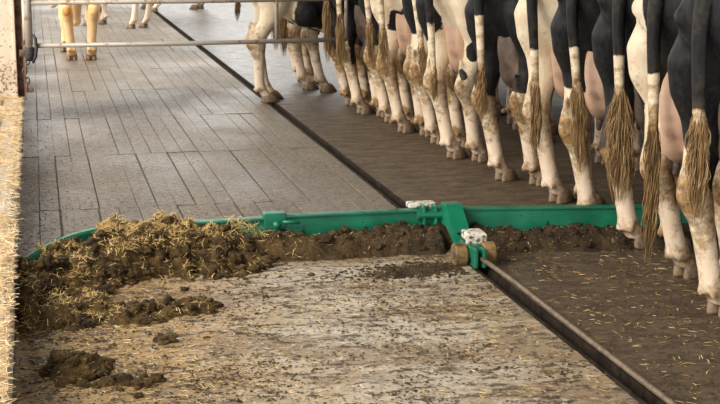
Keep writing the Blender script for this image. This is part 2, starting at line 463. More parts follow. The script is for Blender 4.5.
# hinge next to the centre, left arm
q = MB()
for dx in (-.17, -.10): q.box(dx, dx + .02, 7.99 - GY, 8.13 - GY, .10, .232, bevel=.006)
q.tube([(-.20, 8.01 - GY, .175), (-.05, 8.01 - GY, .175)], .026, 12)
link('hinge_knuckle', q.mesh('hinge_knuckle'), M['green'], sc)
q = MB(); q.box(-.235, -.07, 8.07 - GY, 8.15 - GY, .205, .236, bevel=.008); link('hinge_plate', q.mesh('hinge_plate'), M['worn'], sc)
# centre bracket: two cheek plates and a folded cover, leaning towards the camera
prof = [(8.05, .12), (8.05, .225), (8.03, .238), (7.93, .242), (7.755, .125), (7.55, .11), (7.55, .06), (7.76, .06), (7.90, .12)]
br = empty('pull_bracket'); br.parent = sc
for x0 in (-.054, .026):
    q = MB(); q.loft([[(x0, y - GY, z) for y, z in prof], [(x0 + .014, y - GY, z) for y, z in prof]])
    link('cheek_plate', q.mesh('cheek_plate'), M['green'], br)
top = [(8.05, .236), (8.03, .247), (7.925, .251), (7.74, .122)]; bot = [(8.045, .227), (8.028, .237), (7.93, .239), (7.75, .112)]
q = MB(); pp = top + bot[::-1]
q.loft([[(-.050, y - GY, z) for y, z in pp], [(.042, y - GY, z) for y, z in pp]]); link('cover_plate', q.mesh('cover_plate'), M['green'], br)
# cart: white worn block, clevis, rollers, axle
q = MB(); q.box(-.06, .055, 7.48 - GY, 7.60 - GY, .128, .178, bevel=.014); q.box(-.062, .057, 7.472 - GY, 7.490 - GY, .108, .170, bevel=.006)
blk = link('bolt_block', q.mesh('bolt_block'), M['worn'], sc)
for dx in (-.04, .035):
    for dz in (.125, .155):
        q = MB(); q.tube([(dx, 7.475 - GY, dz), (dx, 7.462 - GY, dz)], .009, 6); link('bolt', q.mesh('bolt'), M['steel'], blk)
q = MB(); q.box(-.066, .014, 7.40 - GY, 7.60 - GY, .055, .118, bevel=.006); link('cart_body', q.mesh('cart_body'), M['green'], sc)
cv = MB()
for dx in (-.058, -.012): cv.box(dx, dx + .022, 7.325 - GY, 7.43 - GY, .012, .118, bevel=.006)
cv.box(-.058, .010, 7.395 - GY, 7.42 - GY, .02, .118, bevel=.005)
link('clevis', cv.mesh('clevis'), M['green'], sc)
q = MB(); q.tube([(-.14, 7.45 - GY, .065), (.085, 7.45 - GY, .065)], .014, 10); link('axle', q.mesh('axle'), M['steel'], sc)
for s in (-1, 1):
    q = MB(); xs = [.058, .062, .068, .124, .130, .133]; rr = [.052, .061, .0645, .0645, .060, .050]
    q.tube([(s * x - .026 - .014 * s, 7.45 - GY, .066) for x in xs], rr, 28); link('roller', q.mesh('roller'), M['roller'], sc, False)
    q = MB(); q.tube([(s * .13 - .026 - .014 * s, 7.45 - GY, .066), (s * .138 - .026 - .014 * s, 7.45 - GY, .066)], .024, 8); link('hub_cap', q.mesh('hub_cap'), M['steel'], sc)
# pull rod running towards the camera just over the slot's right edge
q = MB(); q.tube([(-.022, 7.42 - GY, .062), (.0, 7.25 - GY, .055), (.028, 6.9 - GY, .040), (.034, 6.2 - GY, .030), (.036, 5.0 - GY, .026), (.036, 2.0 - GY, .024)], .0135, 10)
link('pull_rod', q.mesh('pull_rod'), M['steel'], sc, True)

# ------------------------------------------------------------------ manure heap pushed by the scraper
def blade_y(x):
    if x > .03: return 8.03 - .16 * (x - .03) - .012
    if x > -1.0: return 8.02
    if x > -2.0: return 8.035 + .073 * (x + 1.0)
    t = min((-2.0 - x) / .44, 1); return 7.955 - .10 * t - .36 * t * t
def lump(x, y, sc_, seed):
    d = noise.voronoi(Vector((x * sc_, y * sc_, seed)))[0][0]
    return max(0., 1 - d * 1.35)
def sm(a, b, t):
    t = min(max((t - a) / (b - a), 0), 1); return t * t * (3 - 2 * t)
def heap_h(x, y):
    d = blade_y(x) - .02 - y                         # distance in front of the blade
    if x > -.10 and x < .10 and d > .12: return -.05
    n1 = fbm(x, y, 0, 2.2, 4); n2 = fbm(x, y, 4, 8, 4); l1 = lump(x, y, 9, 2); l2 = lump(x, y, 22, 5)
    # roll in front of the beam
    wd = .27 + .05 * fbm(x, 0, 8, 3, 3)
    top = .112 + .02 * n1 - .022 * sm(-.1, .1, x)
    h = top * (1 - sm(wd * .55, wd, d)) if d > -.01 else -.05
    h = h + (.024 * n2 + .03 * (l1 - .4) + .022 * (l2 - .3)) * (1 if h > .01 else .3) if h > -.04 else h
    if d > wd: h = -.02 + .02 * n2
    # big straw-laden pile on the left
    lw = sm(-.95, -1.35, x)
    if lw > 0 and d > -.06:
        reach = .50 + .42 * sm(-1.7, -2.3, x) + .16 * n1 + .08 * n2
        e = max(0, 1 - d / reach)
        hp = (.215 + .03 * n1 - .085 * sm(-1.98, -2.12, x) - .05 * sm(-1.62, -1.45, x)) * sm(0, .75, e) + .05 * n2 * min(1, e * 3) + .055 * (l1 - .35) * min(1, e * 4) + .045 * (l2 - .3)
        if e <= 0: hp = -.02
        h = max(h, hp * lw - .03 * (1 - lw))
    # trailing low clumps
    tx = sm(-1.35, -2.0, x)
    g = math.exp(-((y - 6.80 - .08 * n1) / .17) ** 2) * sm(-1.38, -1.62, x) * sm(KX - .05, KX + .08, x)
    g2 = math.exp(-((y - 7.12) / .25) ** 2) * sm(-1.95, -2.15, x)
    hp = (g * (.05 + .05 * n2 + .05 * (l1 - .3) + .03 * (l2 - .3)) + g2 * (.06 + .06 * n2 + .06 * (l1 - .3))) - .018
    h = max(h, hp)
    # heap in the left foreground
    g = math.exp(-((x + 2.23) / .13) ** 2 - ((y - 5.98) / .15) ** 2)
    h = max(h, g * (.09 + .04 * n2 + .06 * (l1 - .3) + .025 * l2) - .02)
    g = math.exp(-((x + 2.08) / .10) ** 2 - ((y - 5.80) / .06) ** 2)
    h = max(h, g * (.05 + .03 * n2 + .05 * (l1 - .3)) - .02)
    return h
def heap():
    res = .0125
    xs = np.arange(KX + .01, 1.62, res); ys = np.arange(5.5, 8.10, res)
    nx = len(xs); idx = {}; vs = []; fs = []
    H = np.full((len(ys), nx), -.1)
    for j, y in enumerate(ys):
        for i, x in enumerate(xs):
            if y < 6.35 and x > -1.85: continue
            if x > -1.2 and y < 7.3: continue
            H[j, i] = heap_h(x, y)
    def vid(j, i):
        k = (j, i)
        if k not in idx:
            idx[k] = len(vs)
            h = H[j, i]; x, y = xs[i], ys[j]
            jx = .012 * noise.noise(Vector((x * 30, y * 30, h * 30))); jy2 = -.02 * noise.noise(Vector((x * 22, y * 22, 7)))
            vs.append((x + jx, y + jy2 * (1 if h > .03 else .2), max(h, -.02)))
        return idx[k]
    for j in range(len(ys) - 1):
        for i in range(nx - 1):
            if max(H[j, i], H[j + 1, i], H[j, i + 1], H[j + 1, i + 1]) > .001:
                fs.append((vid(j, i), vid(j, i + 1), vid(j + 1, i + 1), vid(j + 1, i)))
    o = link('manure_heap', arr_mesh('manure_heap', vs, fs), M['dung'], None, True)
    tag(o, 'brown manure heap mixed with straw piled along the green scraper', 'manure', kind='stuff')
    # straw in the left pile
    pts = []; tries = 0
    while len(pts) < 7500 and tries < 90000:
        tries += 1
        x = R.uniform(KX + .03, -.9); y = R.uniform(5.6, 8.05)
        h = heap_h(x, y)
        if h < .012: continue
        k = fbm(x, y, 3, 3.0, 3)
        pr_ = .15 + 1.3 * max(0, k - .05)
        d = blade_y(x) - y
        if h > .15: pr_ += .55
        if x > -1.35: pr_ *= .35
        if y < 7.0: pr_ *= .35
        if R.random() < pr_: pts.append((x, y, h + R.uniform(-.002, .012)))
    # tuft of straw by the slide collar and at the pile crest
    for _ in range(170):
        t = R.random(); x = -1.30 + .16 * t + R.gauss(0, .03); y = 7.98 - .16 * t + R.gauss(0, .025)
        pts.append((x, y, .215 - .07 * t + R.gauss(0, .014)))
    for _ in range(1500):
        x = R.gauss(-1.75, .22); y = 7.89 + R.gauss(0, .06); pts.append((x, y, heap_h(x, y) + abs(R.gauss(0, .012))))
    q = MB()
    k = 0
    while k < 420:
        x = R.uniform(KX + .05, 1.4); y = R.uniform(5.7, 8.0)
        if x > -1.1 and R.random() < .6: continue
        h = heap_h(x, y)
        if h < .008: continue
        k += 1; r = R.uniform(.012, .03) * (1.35 if x < -1.2 and R.random() < .4 else 1)
        q.ico((x, y, h - r * .1), (r * R.uniform(.9, 1.4), r, r * R.uniform(.6, .95)), 3, .7, k * .37)
    for k in range(70):
        x = R.gauss(-2.22, .09); y = R.gauss(5.97, .09); h = heap_h(x, y); r = R.uniform(.012, .03)
        if h > 0: q.ico((x, y, h), (r * 1.2, r, r * .8), 3, .7, k * .53 + 9)
    tag(link('clods', q.mesh('clods'), M['dung'], o, True), kind='stuff')
    straw_mesh('heap_straw', pts, M['straw'], .012, .065, .0015, .5, .4, parent=o)
    pts = []
    for _ in range(500):
        x = R.uniform(-1.0, 1.5); y = blade_y(x) - R.uniform(.02, .3); h = heap_h(x, y)
        if h > .01: pts.append((x, y, h))
    straw_mesh('heap_straw', pts, M['straw'], .01, .035, .0016, .4, .2, parent=o, tone=(0, .8))
heap()

# clods lying on the floor
def clod(x, y, r, seed, label, group=None):
    q = MB(); q.ico((0, 0, r * .45), (r * 1.25, r * .95, r * .75), 4, .55, seed)
    for v in q.bm.verts: v.co.z = max(v.co.z, -.004)
    o = link('dung_clod', q.mesh('dung_clod'), M['dung'], None, True); o.location = (x, y, .004)
    return tag(o, label, 'manure', group)
clod(-1.815, 6.33, .036, 3, 'single dark dung clod lying alone in the middle of the foreground')
clod(-1.97, 5.72, .034, 9, 'dark dung clod at the bottom edge right of the small heap')
clod(-1.90, 5.78, .028, 21, 'flat dung clod farthest right in the bottom edge cluster')
small = [(-2.02, 5.70, .02), (-1.86, 5.73, .016), (-1.92, 5.86, .018), (-2.10, 5.66, .022), (-1.99, 5.62, .02), (-1.83, 6.72, .02),
         (-1.44, 6.66, .02), (-1.34, 6.70, .017), (-1.30, 7.05, .018), (-1.28, 7.33, .02), (-1.12, 7.42, .017), (-.95, 7.45, .016), (-1.60, 7.25, .02),
         (-1.66, 6.40, .016), (-2.33, 6.28, .018), (-2.16, 6.33, .014), (-.62, 7.50, .018), (-.35, 7.38, .018), (-.26, 7.31, .022), (-.45, 7.36, .02)]
for i, (x, y, r) in enumerate(small):
    r *= R.uniform(.45, .95); x += R.uniform(-.05, .05); y += R.uniform(-.06, .06)
    clod(x, y, r, 30 + i * 1.7, 'small brown dung crumb scattered on the wet floor', 'dung crumbs on the floor')
# loose mess of crumbs on the floor just left of the rollers
# fine crumbs and chaff on the floor
def crumbs():
    vs = []; fs = []
    oct_v = [Vector(v) for v in ((1, 0, 0), (-1, 0, 0), (0, 1, 0), (0, -1, 0), (0, 0, 1), (0, 0, -.3))]
    of = [(0, 2, 4), (2, 1, 4), (1, 3, 4), (3, 0, 4), (2, 0, 5), (1, 2, 5), (3, 1, 5), (0, 3, 5)]
    def put(x, y, r):
        zb = max(0, film_z(x, y)) if x < -.06 and y < 8 else 0
        b0 = len(vs); a = R.uniform(0, 6.28); ca, sa = math.cos(a), math.sin(a)
        for v in oct_v:
            k = r * R.uniform(.6, 1.4); px, py = v.x * k * 1.3, v.y * k
            vs.append((x + px * ca - py * sa, y + px * sa + py * ca, .0025 + zb + v.z * k * .6))
        fs.extend([(a_ + b0, b_ + b0, c_ + b0) for a_, b_, c_ in of])
    for _ in range(16000):
        y = 4.6 + 3.4 * R.random(); x = R.uniform(KX + .02, -.07)
        p = .35 + .8 * fbm(x, y, 6, 2.0, 3) + (.25 if x < -1.3 else 0)
        if R.random() < p: put(x, y, R.uniform(.002, .0065) * (1.5 if R.random() < .12 else 1))
    for _ in range(1500):                                 # mess around the rollers
        x = R.gauss(-.33, .18); y = R.gauss(7.40, .07) + .1 * x
        if x < -.12: put(x, y, R.uniform(.004, .012))
    for _ in range(6000):
        y = 4.6 + 3.2 * R.random(); x = R.uniform(.08, 2.0)
        if R.random() < .5 + fbm(x, y, 2, 1.5, 3): put(x, y, R.uniform(.002, .0055))
    for _ in range(7000):
        y = 8.2 + 9 * R.random() ** 1.5; x = R.uniform(KX + .02, -.07)
        if R.random() < .25 + .9 * fbm(x, y, 8, 1.2, 3) + (.4 if x < -2.1 else 0): put(x, y, R.uniform(.002, .006))
    tag(link('dung_crumbs', arr_mesh('crumbs', vs, fs), M['dung']), 'fine dung crumbs strewn over the whole floor', 'manure', kind='stuff')
    pts = []
    for _ in range(9000):
        y = 4.6 + 3.3 * R.random(); x = R.uniform(KX + .01, -.07)
        p = .10 + (.6 if x < -1.7 else .12) * (1 if y < 7.2 else .6) + .5 * fbm(x, y, 12, 1.6, 3)
        if R.random() < p: pts.append((x, y, max(0, film_z(x, y)) + R.uniform(.002, .005)))
    for _ in range(900): pts.append((R.uniform(.08, 1.9), R.uniform(4.8, 7.7), .003))
    for _ in range(700): pts.append((KX + .01 + abs(R.gauss(0, .12)), R.uniform(8.1, 14), .003))
    for _ in range(250): pts.append((R.uniform(KX, -.1), R.uniform(8.2, 15), .002))
    straw_mesh('floor_chaff', pts, M['straw'], .012, .05, .0016, .08, .25, 'pale straw bits strewn on the floor', 'straw', tone=(.25, 1))
crumbs()

# ------------------------------------------------------------------ gate and its post
GYG = 13.42
post = tag(empty('gate_post', (KX, 13.6, KH - .02)), 'rusty steel channel post at the end of the whitewashed pier', 'post')
q = MB(); q.box(-.035, .035, .085, .093, 0, 2.4, bevel=.002); link('web', q.mesh('web'), M['rust'], post)
for x0 in (-.035, .027):
    q = MB(); q.box(x0, x0 + .008, .0, .09, 0, 2.4, bevel=.002); link('flange', q.mesh('flange'), M['rust'], post)
q = MB(); q.box(-.045, .045, -.01, .10, 0, .012, bevel=.002); link('base_plate', q.mesh('base_plate'), M['rust'], post)
q = MB(); q.box(.03, .10, -.02, .03, .50, .54, bevel=.004); q.tube([(.085, 0, .48), (.085, 0, .60)], .02, 10)
link('hinge_bracket', q.mesh('hinge_bracket'), M['rust'], post)

gate = tag(empty('tubular_gate', (-2.39, GYG, 0)), 'galvanised tubular steel gate spanning the alley behind the scraper', 'gate')
GE = 2.92
for z, r in ((.735, .021), (1.12, .021), (1.5, .021)):
    q = MB(); q.tube([(.0, 0, z), (GE * .5, -.004, z - .004), (GE, 0, z + .004)], r, 14); link('rail', q.mesh('rail'), M['galv'], gate, True)
q = MB(); q.tube([(2.255, 0, .735), (2.255, 0, 1.5)], .019, 12); link('strut', q.mesh('strut'), M['galv'], gate, True)
q = MB(); q.tube([(.0, 0, .68), (.0, 0, 1.58)], .034, 16); link('hinge_tube', q.mesh('hinge_tube'), M['galv'], gate, True)
q = MB(); q.tube([(GE, 0, .735), (GE, 0, 1.5)], .019, 12); link('end_tube', q.mesh('end_tube'), M['galv'], gate, True)
q = MB(); q.tube([(.0, 0, .60), (.0, 0, .64), (.0, 0, .70), (0, 0, .72)], [.03, .046, .046, .04], 16); col_ = link('hinge_collar', q.mesh('hinge_collar'), M['dark'], gate, True)
q = MB(); q.box(-.09, .0, -.015, .015, .64, .70, bevel=.004); link('collar_strap', q.mesh('collar_strap'), M['rust'], col_)
q = MB()
q.tube([(.04, -.02, .84), (.056, -.03, .80), (.062, -.03, .72), (.05, -.03, .64), (.025, -.03, .58)], [.008, .014, .017, .016, .009], 10)
link('rubber_flap', q.mesh('rubber_flap'), M['dark'], gate, True)
def torus_link(c, rz, rx):
    q = MB(); n, m = 14, 6; rings = []
    for i in range(n):
        a = 2 * math.pi * i / n; cc = Vector((.018 * math.cos(a), 0, .032 * math.sin(a)))
        d = Vector((math.cos(a), 0, math.sin(a)))
        rings.append([cc + d * .007 * math.cos(2 * math.pi * k / m) + Vector((0, 1, 0)) * .007 * math.sin(2 * math.pi * k / m) for k in range(m)])
    rings.append(rings[0])
    q.loft(rings, cap=False); bmesh.ops.remove_doubles(q.bm, verts=q.bm.verts, dist=1e-5)
    o = link('chain_link', q.mesh('chain_link'), M['rust'], gate, True); o.location = c; o.rotation_euler = (0, rx, rz)
for i, (x, z) in enumerate(((-.02, .60), (-.035, .555), (-.05, .51), (-.045, .465), (-.03, .42), (-.035, .375))):
    torus_link((x, -.02, z), (i % 2) * 1.57, .15)
q = MB(); q.box(-.05, .02, -.035, -.005, .32, .36, bevel=.008); link('chain_hook', q.mesh('chain_hook'), M['rust'], gate)

# ------------------------------------------------------------------ cows
def ring_h(c, rx, ry, n=16):
    return [Vector((c[0] + rx * math.cos(2 * math.pi * k / n), c[1] + ry * math.sin(2 * math.pi * k / n), c[2])) for k in range(n)]
def ring_v(x, zc, hh, hw, n=20, flat=.0):
    out = []
    for k in range(n):
        a = 2 * math.pi * k / n; s, c = math.sin(a), math.cos(a)
        out.append(Vector((x, hw * math.copysign(abs(c) ** .85, c), zc + hh * s)))
    return out
def ring_d(c, d, ru, rv, n=14):
    d = Vector(d).normalized(); v = Vector((0, 1, 0)); u = v.cross(d).normalized(); c = Vector(c)
    return [c + u * ru * math.cos(2 * math.pi * k / n) + v * rv * math.sin(2 * math.pi * k / n) for k in range(n)]

HIND = [  # x, y, z, fore-aft radius, lateral radius
    (.16, .13, 1.24, .20, .10), (.145, .165, 1.10, .235, .112), (.145, .18, .97, .19, .098), (.145, .18, .86, .132, .075), (.105, .175, .765, .080, .056),
    (.045, .172, .69, .066, .047), (-.012, .170, .62, .070, .045), (-.028, .168, .565, .076, .046), (-.014, .168, .51, .064, .045), (.0, .168, .45, .046, .039),
    (.006, .167, .37, .037, .034), (.010, .167, .28, .035, .033), (.014, .167, .20, .039, .037), (.022, .167, .155, .050, .045), (.042, .167, .12, .047, .044),
    (.068, .167, .09, .047, .046), (.088, .167, .062, .052, .048), (.095, .167, .05, .05, .046)]
FORE = [
    (1.33, .13, 1.12, .14, .08), (1.31, .165, .98, .135, .09), (1.28, .17, .86, .105, .078), (1.255, .165, .76, .078, .062), (1.25, .16, .66, .060, .052),
    (1.25, .155, .55, .050, .046), (1.255, .155, .47, .052, .050), (1.255, .155, .42, .052, .050), (1.248, .155, .37, .042, .040), (1.245, .155, .28, .033, .032),
    (1.245, .155, .20, .036, .035), (1.25, .155, .155, .046, .043), (1.262, .155, .12, .044, .043), (1.28, .155, .085, .047, .046), (1.292, .155, .05, .05, .046)]
TORSO = [(-.155, 1.30, .06, .075), (-.12, 1.285, .115, .15), (-.05, 1.25, .18, .21), (.06, 1.20, .245, .245), (.22, 1.13, .325, .262), (.42, 1.08, .38, .268), (.7, 1.04, .405, .272),
         (1.0, 1.03, .405, .268), (1.25, 1.05, .375, .25), (1.45, 1.08, .32, .215), (1.62, 1.10, .25, .165)]
ZS = 1.15
def zst(z): return z if z < .56 else .56 + (z - .56) * ZS
HIND = [(x, (.115 + (.142 - .115) * min(1, z / .56)) if z < .6 else y * (.97 - .12 * max(0, (.86 - z) / .3)) , zst(z), a * (1.34 if .4 < z < .8 else 1.5 if .22 < z < .42 else 1.34 if .18 < z < .4 else 1.16 if z < .18 else 1.03), b * (1.34 if .4 < z < .8 else 1.42 if .22 < z < .42 else 1.3 if .18 < z < .4 else 1.14 if z < .18 else 1.16)) for x, y, z, a, b in HIND]
FORE = [(x, y * .9, zst(z), a * (1.28 if z > .18 else 1.12), b * (1.28 if z > .18 else 1.12)) for x, y, z, a, b in FORE]
TORSO_ = 0
NECK = [((1.45, 0, 1.12), (1, 0, -.1), .27, .17), ((1.68, 0, 1.06), (1, 0, -.35), .21, .13), ((1.90, 0, .95), (1, 0, -.6), .165, .105), ((2.08, 0, .82), (.8, 0, -.7), .14, .095),
        ((2.17, 0, .73), (.6, 0, -.9), .135, .105), ((2.25, 0, .62), (.45, 0, -1), .125, .10), ((2.32, 0, .48), (.4, 0, -1), .10, .078), ((2.37, 0, .36), (.4, 0, -1), .082, .07),
        ((2.395, 0, .28), (.4, 0, -1), .075, .068), ((2.405, 0, .245), (.4, 0, -1), .045, .045)]
hoof_meshes = {}
def hoof_mesh():
    if 'h' in hoof_meshes: return hoof_meshes['h']
    q = MB()
    for s in (-1, 1):
        yc = s * .0255
        def ring(z, x0, x1, w_):
            pts = []
            for k in range(12):
                a = 2 * math.pi * k / 12; c = math.cos(a); sn = math.sin(a)
                x = (x0 + x1) / 2 + (x1 - x0) / 2 * c
                ww = w_ * (1 - .35 * max(0, c) ** 2)
                pts.append(Vector((x, yc + ww * sn - s * .004 * max(0, c), z)))
            return pts
        q.loft([ring(0, -.052, .098, .0245), ring(.015, -.052, .094, .0245), ring(.045, -.048, .074, .0235), ring(.078, -.044, .052, .021), ring(.092, -.034, .036, .015)])
    me = q.mesh('hoof'); me.materials.append(M['hoof'])
    me.polygons.foreach_set('use_smooth', [True] * len(me.polygons))
    hoof_meshes['h'] = me; return me
eye_me = None

def remesh(bm_builder, vox, iters=5):
    me = bm_builder.mesh('tmp'); o = bpy.data.objects.new('tmp', me); COL.objects.link(o)
    m = o.modifiers.new('r', 'REMESH'); m.mode = 'VOXEL'; m.voxel_size = vox
    s = o.modifiers.new('s', 'SMOOTH'); s.factor = .5; s.iterations = iters
    dg = bpy.context.evaluated_depsgraph_get(); dg.update()
    out = bpy.data.meshes.new_from_object(o.evaluated_get(dg))
    bpy.data.objects.remove(o); bpy.data.meshes.remove(me)
    return out

def sh(p, dx, dy, top):                     # shift a leg point towards a stepped hoof position
    k = max(0., min(1., (top - p[2]) / (top - .15)))
    return (p[0] + dx * k, p[1] + dy * k, p[2]) + tuple(p[3:])

def cow(name, label, loc, ang, size=1.0, h=.75, patches=(), dirt=1.0, tail=None, legs=None, seed=1, vox=.0165, udder='pink', tail_black=1.02, switch_tone=(.25, .85), head=True, group=None, coat='coat', udx=0.0):
    root = empty(name, loc, ang); size *= 1.05; root.scale = (size, size * 1.14, size)
    tag(root, label, 'cow', group)
    legs = legs or {}
    q = MB()
    q.loft([ring_v(x, zst(z), hh * ZS, hw * .91) for x, z, hh, hw in TORSO])
    q.loft([ring_d((c[0], c[1], zst(c[2])), d, a, b) for c, d, a, b in NECK])
    # hip hooks, brisket, tail head
    for s in (-1, 1):
        q.ico((.44, s * .20, zst(1.34)), (.10, .05, .07), 2); q.ico((-.10, s * .115, zst(1.27)), (.06, .05, .06), 2)
        q.ico((1.36, s * .16, zst(1.05)), (.16, .09, .28), 2)
        q.ico((.46, s * .18, zst(.83)), (.15, .085, .16), 2)                # stifle and flank fold
        q.ico((2.03, s * .17, zst(.90)), (.035, .10, .05), 2)               # ears
    q.ico((1.45, 0, zst(.83)), (.20, .10, .16), 2)
    for tx in range(7): pass
    hoofs = []
    for key, chain, sgn, top in (('hl', HIND, 1, 1.0), ('hr', HIND, -1, 1.0), ('fl', FORE, 1, .95), ('fr', FORE, -1, .95)):
        dx, dy = legs.get(key, (0, 0))
        if chain is HIND: dx += .16
        pts = [sh((x, y * sgn, z, a, b), dx, dy, top) for x, y, z, a, b in chain]
        q.loft([ring_h(p[:3], p[3], p[4]) for p in pts])
        if chain is HIND:      # point of the hock
            hp = sh((-.095, .142 * sgn, .60), dx, dy, top); q.ico(hp, (.03, .028, .05), 2)
            hp = sh((-.06, .146 * sgn, .70), dx, dy, top); q.ico(hp, (.022, .02, .10), 2)
        hoofs.append((pts[-1][0], pts[-1][1]))
        for s2 in (-1, 1): q.ico((pts[-1][0] - .112, pts[-1][1] + s2 * .032, .125), (.028, .02, .03), 2)
    me = remesh(q, vox)
    me.materials.clear(); me.materials.append(M[coat])
    n = len(me.vertices); co = np.empty(n * 3); me.vertices.foreach_get('co', co); co = co.reshape(-1, 3)
    # coat field
    f = (co[:, 2] - h) * 2.2
    nzv = np.array([noise.fractal(Vector((c[0] * 2.6 + seed * 3.1, c[1] * 2.6, c[2] * 2.6)), 1, 2, 3) for c in co])
    f = f + .22 * nzv
    for (sg, cx, cy, cz, rx, ry, rz) in patches:
        d = np.sqrt(((co[:, 0] - cx) / rx) ** 2 + ((co[:, 1] - cy) / ry) ** 2 + ((co[:, 2] - cz) / rz) ** 2) + .18 * nzv
        f = np.maximum(f, (1 - d) * .5) if sg > 0 else np.minimum(f, (d - 1) * .5)
    z = co[:, 2]
    dirtv = dirt * 1.2 * (.14 + .42 * np.exp(-((z - .50) / .20) ** 2) + .40 * np.exp(-((z - .12) / .08) ** 2) + .25 * (co[:, 0] < .0) * np.exp(-((z - .7) / .25) ** 2))
    me.attributes.new('black', 'FLOAT', 'POINT').data.foreach_set('value', f.astype(np.float32))
    me.attributes.new('dirt', 'FLOAT', 'POINT').data.foreach_set('value', dirtv.astype(np.float32))
    link('body', me, None, root, True)
    hm = hoof_mesh()
    for x, y in hoofs:
        o = link('hoof', hm, None, root); o.location = (x + .0, y, 0); o.scale = (1.15, 1.12, .95)
    if udder:
        q = MB()
        for s in (-1, 1):
            q.ico((.24, s * .055, .80), (.13, .075, .16), 3); q.ico((.42, s * .055, .80), (.14, .07, .14), 3)
            q.ico((.13, s * .035, .95), (.07, .05, .18), 3)
        ume = remesh(q, .017, 6); ume.materials.clear(); ume.materials.append(M['skin'] if udder == 'pink' else M['dusky'])
        u = link('udder', ume, None, root, True); u.location.x = udx; u.location.z = -abs(udx) * .3
        for tx, ty in ((.22, .07), (.22, -.07), (.42, .065), (.42, -.065)):
            q = MB(); q.tube([(tx, ty * .85, .68), (tx, ty * .85, .63), (tx - .004, ty * .88, .595), (tx - .004, ty * .88, .585)], [.018, .017, .014, .007], 8)
            link('teat', q.mesh('teat'), M['teat'], u, True)
    if head:
        for s in (-1, 1):
            q = MB(); q.ico((2.235, s * .098, zst(.66)), .019, 2); link('eye', q.mesh('eye'), M['eye'], root, True)
    # tail
    tl = dict(end=.36, sw=.82, sway=0.0, lean=0.0, width=.05, n=90, bend=0.0); tl.update(tail or {})
    path = [(-.06, 0, 1.53), (-.13, 0, 1.50), (-.17, 0, 1.42), (-.175, 0, 1.32)]
    zt = 1.22
    while zt > tl['sw'] - .06:
        k = (1.25 - zt) / .9
        path.append((-.175 + .03 * math.sin(k * 2) + tl['lean'] * k, tl['sway'] * k + tl['bend'] * math.sin(k * 4), zt)); zt -= .09
    rad = [.042, .042] + [max(.021, .036 - .0022 * i) for i in range(len(path) - 2)]
    q = MB(); q.tube(path, rad, 10)
    tme = q.mesh('tail'); tme.materials.append(M['coat'])
    tc = [v.co.z for v in tme.vertices]
    tme.attributes.new('black', 'FLOAT', 'POINT').data.foreach_set('value', [(c - tail_black) * 2 for c in tc])
    tme.attributes.new('dirt', 'FLOAT', 'POINT').data.foreach_set('value', [.36 + .5 * max(0, min(1, (tl['sw'] + .22 - c) / .25)) for c in tc])
    to = link('tail', tme, None, root, True)
    sub = to.modifiers.new('s', 'SUBSURF'); sub.levels = 1; sub.render_levels = 1
    # switch: core and hair locks
    base = Vector(path[-1]); vs = []; fs = []; tn = []
    zs, ze = tl['sw'] + .05, tl['end']
    rr = random.Random(seed * 13 + 5)
    def path_at(z):
        k = (1.25 - z) / .9
        return Vector((-.175 + .03 * math.sin(k * 2) + tl['lean'] * k, tl['sway'] * k + tl['bend'] * math.sin(k * 4), z))
    for i in range(int(tl['n'] * 4.5)):
        z0 = zs + .08 - rr.random() ** 1.3 * (zs - ze) * .6; L = (zs - ze) * rr.uniform(.3, .65)
        z1 = max(ze, z0 - L); a = rr.uniform(0, 6.28); ro = tl['width'] * math.sqrt(rr.random()) * rr.uniform(.7, 1.15)
        ph = rr.uniform(0, 6.28); wv = rr.uniform(.002, .010); tone = rr.uniform(*switch_tone); wd = rr.uniform(.0014, .0036)
        b0 = len(vs); S = 7
        for s_ in range(S):
            t = s_ / (S - 1); z = z0 + (z1 - z0) * t; c = path_at(z)
            k = min(1, .45 + 1.0 * t); taper = 1 - .55 * max(0, (t - .6) / .4)
            c = c + Vector((math.cos(a), math.sin(a), 0)) * (ro * (.55 + .45 * min(1, (zs + .08 - z) / .2)) * k * taper) + Vector((math.sin(t * 9 + ph), math.cos(t * 8 + ph), 0)) * wv
            w_ = wd * (1 - .85 * t ** 2) * (.6 if s_ == 0 else 1)
            for kk in range(3):
                an = a + 2.094 * kk; vs.append(c + Vector((math.cos(an), math.sin(an), 0)) * w_); tn.append(min(1, max(0, tone + .15 * math.sin(t * 5 + ph))))
        for s_ in range(S - 1):
            for kk in range(3):
                p0 = b0 + s_ * 3 + kk; p1 = b0 + s_ * 3 + (kk + 1) % 3
                fs.append((p0, p1, p1 + 3, p0 + 3))
    sme = arr_mesh('switch', vs, fs)
    sme.attributes.new('tone', 'FLOAT', 'POINT').data.foreach_set('value', tn)
    link('switch', sme, M['hair'], to, True)
    return root

